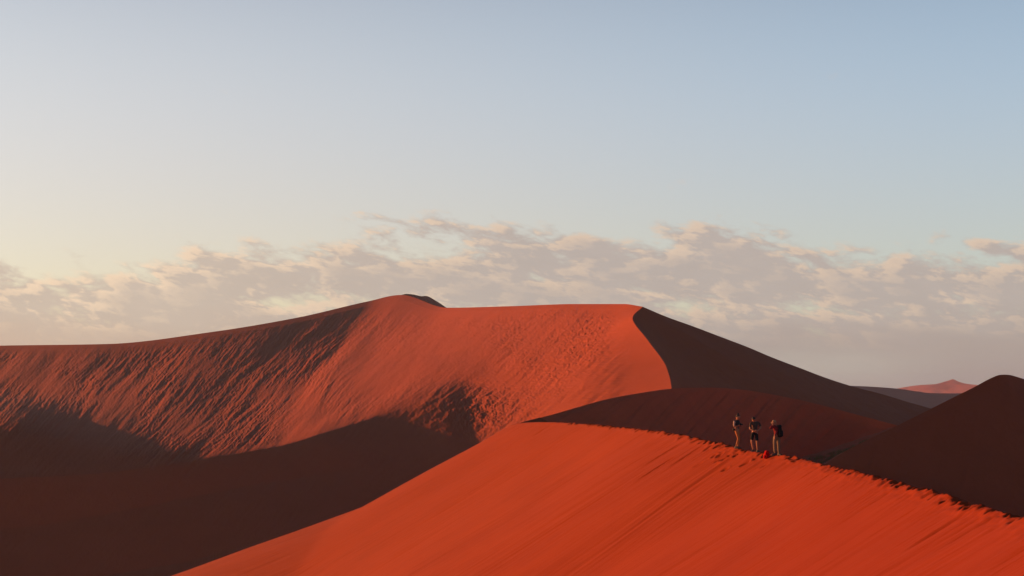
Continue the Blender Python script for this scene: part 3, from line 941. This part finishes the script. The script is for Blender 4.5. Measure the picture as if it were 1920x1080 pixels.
# the woman on the left, turned to the right
L1 = put(1382.5, .12, .02)
p1 = person(L1, 'woman with dark hair in a bun, dark top and tan leggings, leftmost of three hikers',
    dict(head=(.085, -.03, 1.515), neck=(.06, 0, 1.39), chest=(.02, .01, 1.21), pelvis=(.03, .0, .90),
         lsh=(-.085, -.11, 1.33), lel=(-.125, -.17, 1.06), lwr=(.06, -.23, 1.10),
         rsh=(.13, .11, 1.32), rel=(.185, .06, 1.06), rwr=(.215, -.10, 1.15),
         lhi=(-.01, -.08, .87), lkn=(.085, -.10, .49), lan=(-.03, -.08, .09),
         rhi=(.08, .08, .87), rkn=(.14, .06, .49), ran=(.085, .09, .09)),
    (.80, -.55, -.22),
    dict(l=((.9, -.1, .25), (0, .6, .6), 1, .6), r=((.2, -.9, .25), (-.6, 0, .4), -1, .6)),
    dict(sleeve='short', top=TOPD, top_name='shirt', bottom=TAN, leg_name='leggings', legs='long', tight=-.006),
    dict(l=(.8, -.6, 0), r=(.9, -.4, 0)))
hair_mesh('hair', Vector((.085, -.03, 1.525)), (.80, -.55, -.22), HAIR, p1, bun=(-.035, .150))
for sgn, nm in ((-1, 'l'),):
    skin('sleeve', [[('a', (-.088, -.115, 1.345), .070), ('b', (-.112, -.145, 1.20), .060), ('c', (-.128, -.170, 1.08), .050)]], SUNLIT_SLEEVE, p1, 2)['label'] = 'left sleeve with sunlight painted into its pale colour'
# camera in her hands
def small_camera(loc, rotz):
    root = bpy.data.objects.new('camera_body', None)
    root.name = 'hand_camera'; COL.objects.link(root); root.location = loc; root.rotation_euler = (0, 0, rotz)
    root['label'] = 'small black camera held in both hands by the woman with the bun'; root['category'] = 'camera'
    bm = bmesh.new(); bmesh.ops.create_cube(bm, size=1)
    for v in bm.verts: v.co = Vector((v.co.x * .13, v.co.y * .05, v.co.z * .085))
    bmesh.ops.bevel(bm, geom=bm.edges[:], offset=.008, segments=2, affect='EDGES')
    obj_from_bm('housing', bm, BLACK, root)
    bm = bmesh.new(); bmesh.ops.create_cone(bm, cap_ends=True, segments=20, radius1=.034, radius2=.030, depth=.07)
    for v in bm.verts: v.co = Vector((v.co.x, v.co.z - .06, v.co.y))
    obj_from_bm('lens', bm, STRAP, root)
    bm = bmesh.new(); bmesh.ops.create_cube(bm, size=1)
    for v in bm.verts: v.co = Vector((v.co.x * (.05 if v.co.z < 0 else .035), v.co.y * .045, v.co.z * .03 + .055))
    obj_from_bm('viewfinder', bm, BLACK, root)
small_camera((L1[0] + .19, L1[1] - .24, L1[2] + 1.17), .9)
# waist bag behind her hip
def waist_bag(loc):
    root = bpy.data.objects.new('waist_bag', None); COL.objects.link(root); root.location = loc
    root['label'] = 'small dark waist bag worn at the back of the woman with the bun'; root['category'] = 'bag'
    bm = bmesh.new(); bmesh.ops.create_icosphere(bm, subdivisions=3, radius=1)
    for v in bm.verts:
        c = v.co; v.co = Vector((math.copysign(abs(c.x) ** .7, c.x) * .055, math.copysign(abs(c.y) ** .7, c.y) * .11, math.copysign(abs(c.z) ** .7, c.z) * .065))
    obj_from_bm('pouch', bm, STRAP, root)
    n = 24; ch = []
    for i in range(n + 1):
        a = 2 * math.pi * i / n
        ch.append((f'k{i % n}', (.165 + .155 * math.cos(a + math.pi), .04 + .135 * math.sin(a + math.pi), .03), (.018, .008)))
    skin('belt', [ch], STRAP, root, 1)
waist_bag((L1[0] - .13, L1[1] - .04, L1[2] + .93))

# the man in the middle, looking down at his hands
L2 = put(1416.5, .10, .02)
p2 = person(L2, 'man in grey t-shirt and black shorts looking down between the other two hikers',
    dict(head=(-.055, -.09, 1.515), neck=(-.02, -.02, 1.40), chest=(.01, .01, 1.24), pelvis=(.005, .02, .88),
         lsh=(-.185, -.02, 1.36), lel=(-.245, -.12, 1.08), lwr=(-.06, -.25, .98),
         rsh=(.195, .03, 1.37), rel=(.30, .02, 1.13), rwr=(.11, -.20, 1.00),
         lhi=(-.09, .02, .86), lkn=(-.155, -.04, .49), lan=(-.075, .02, .10),
         rhi=(.09, .03, .86), rkn=(.095, -.01, .48), ran=(.135, .05, .07)),
    (-.30, -.70, -.62),
    dict(l=((.8, -.25, -.05), (0, .5, .6), 1, .9), r=((-.85, -.2, .0), (0, .6, .5), -1, .9)),
    dict(sleeve='short', top=GREYT, top_name='tshirt', bottom=BLACK, leg_name='shorts', legs='short', tight=.004),
    dict(l=(-.5, -.8, 0), r=(.35, -.9, 0)))
hair_mesh('hair', Vector((-.055, -.085, 1.522)), (-.30, -.70, -.62), HAIR, p2, cover=.05)

# the third hiker with cap, fleece and rucksack
L3 = put(1457.5, .10, .02)
p3 = person(L3, 'hiker in pale cap, maroon fleece and khaki trousers with one hand at the face',
    dict(head=(-.13, -.06, 1.445), neck=(-.075, -.02, 1.33), chest=(-.04, .02, 1.17), pelvis=(.0, .02, .83),
         lsh=(-.17, -.12, 1.29), lel=(-.335, -.20, 1.20), lwr=(-.225, -.20, 1.365),
         rsh=(.07, .12, 1.29), rel=(-.04, -.16, 1.06), rwr=(-.13, -.18, .86),
         lhi=(-.085, -.06, .81), lkn=(-.12, -.08, .46), lan=(-.10, -.06, .09),
         rhi=(.08, .07, .81), rkn=(.085, .04, .46), ran=(.10, .05, .08)),
    (-.82, -.50, -.12),
    dict(l=((.7, .55, .45), (.5, .6, -.2), 1, .4), r=((-.1, -.05, -.95), (.6, .3, 0), -1, .5)),
    dict(sleeve='long', top=MAROON, top_name='fleece', bottom=KHAKI, leg_name='trousers', legs='long', tight=.012),
    dict(l=(-.85, -.4, 0), r=(.55, -.75, 0)))
hair_mesh('cap', Vector((-.13, -.06, 1.455)), (-.82, -.50, -.12), CAPM, p3, brim=True, cover=.30)
backpack((L3[0] + .115, L3[1] + .02, L3[2] + .80), R(100), (.34, .22, .56), BLACK, 'black backpack worn on the back of the hiker in the maroon fleece', straps=True)
LB = put(1447, .34, -.02)
backpack(LB, R(25), (.27, .19, .37), REDP, 'red backpack set down on the sand between two hikers', lean=.12)
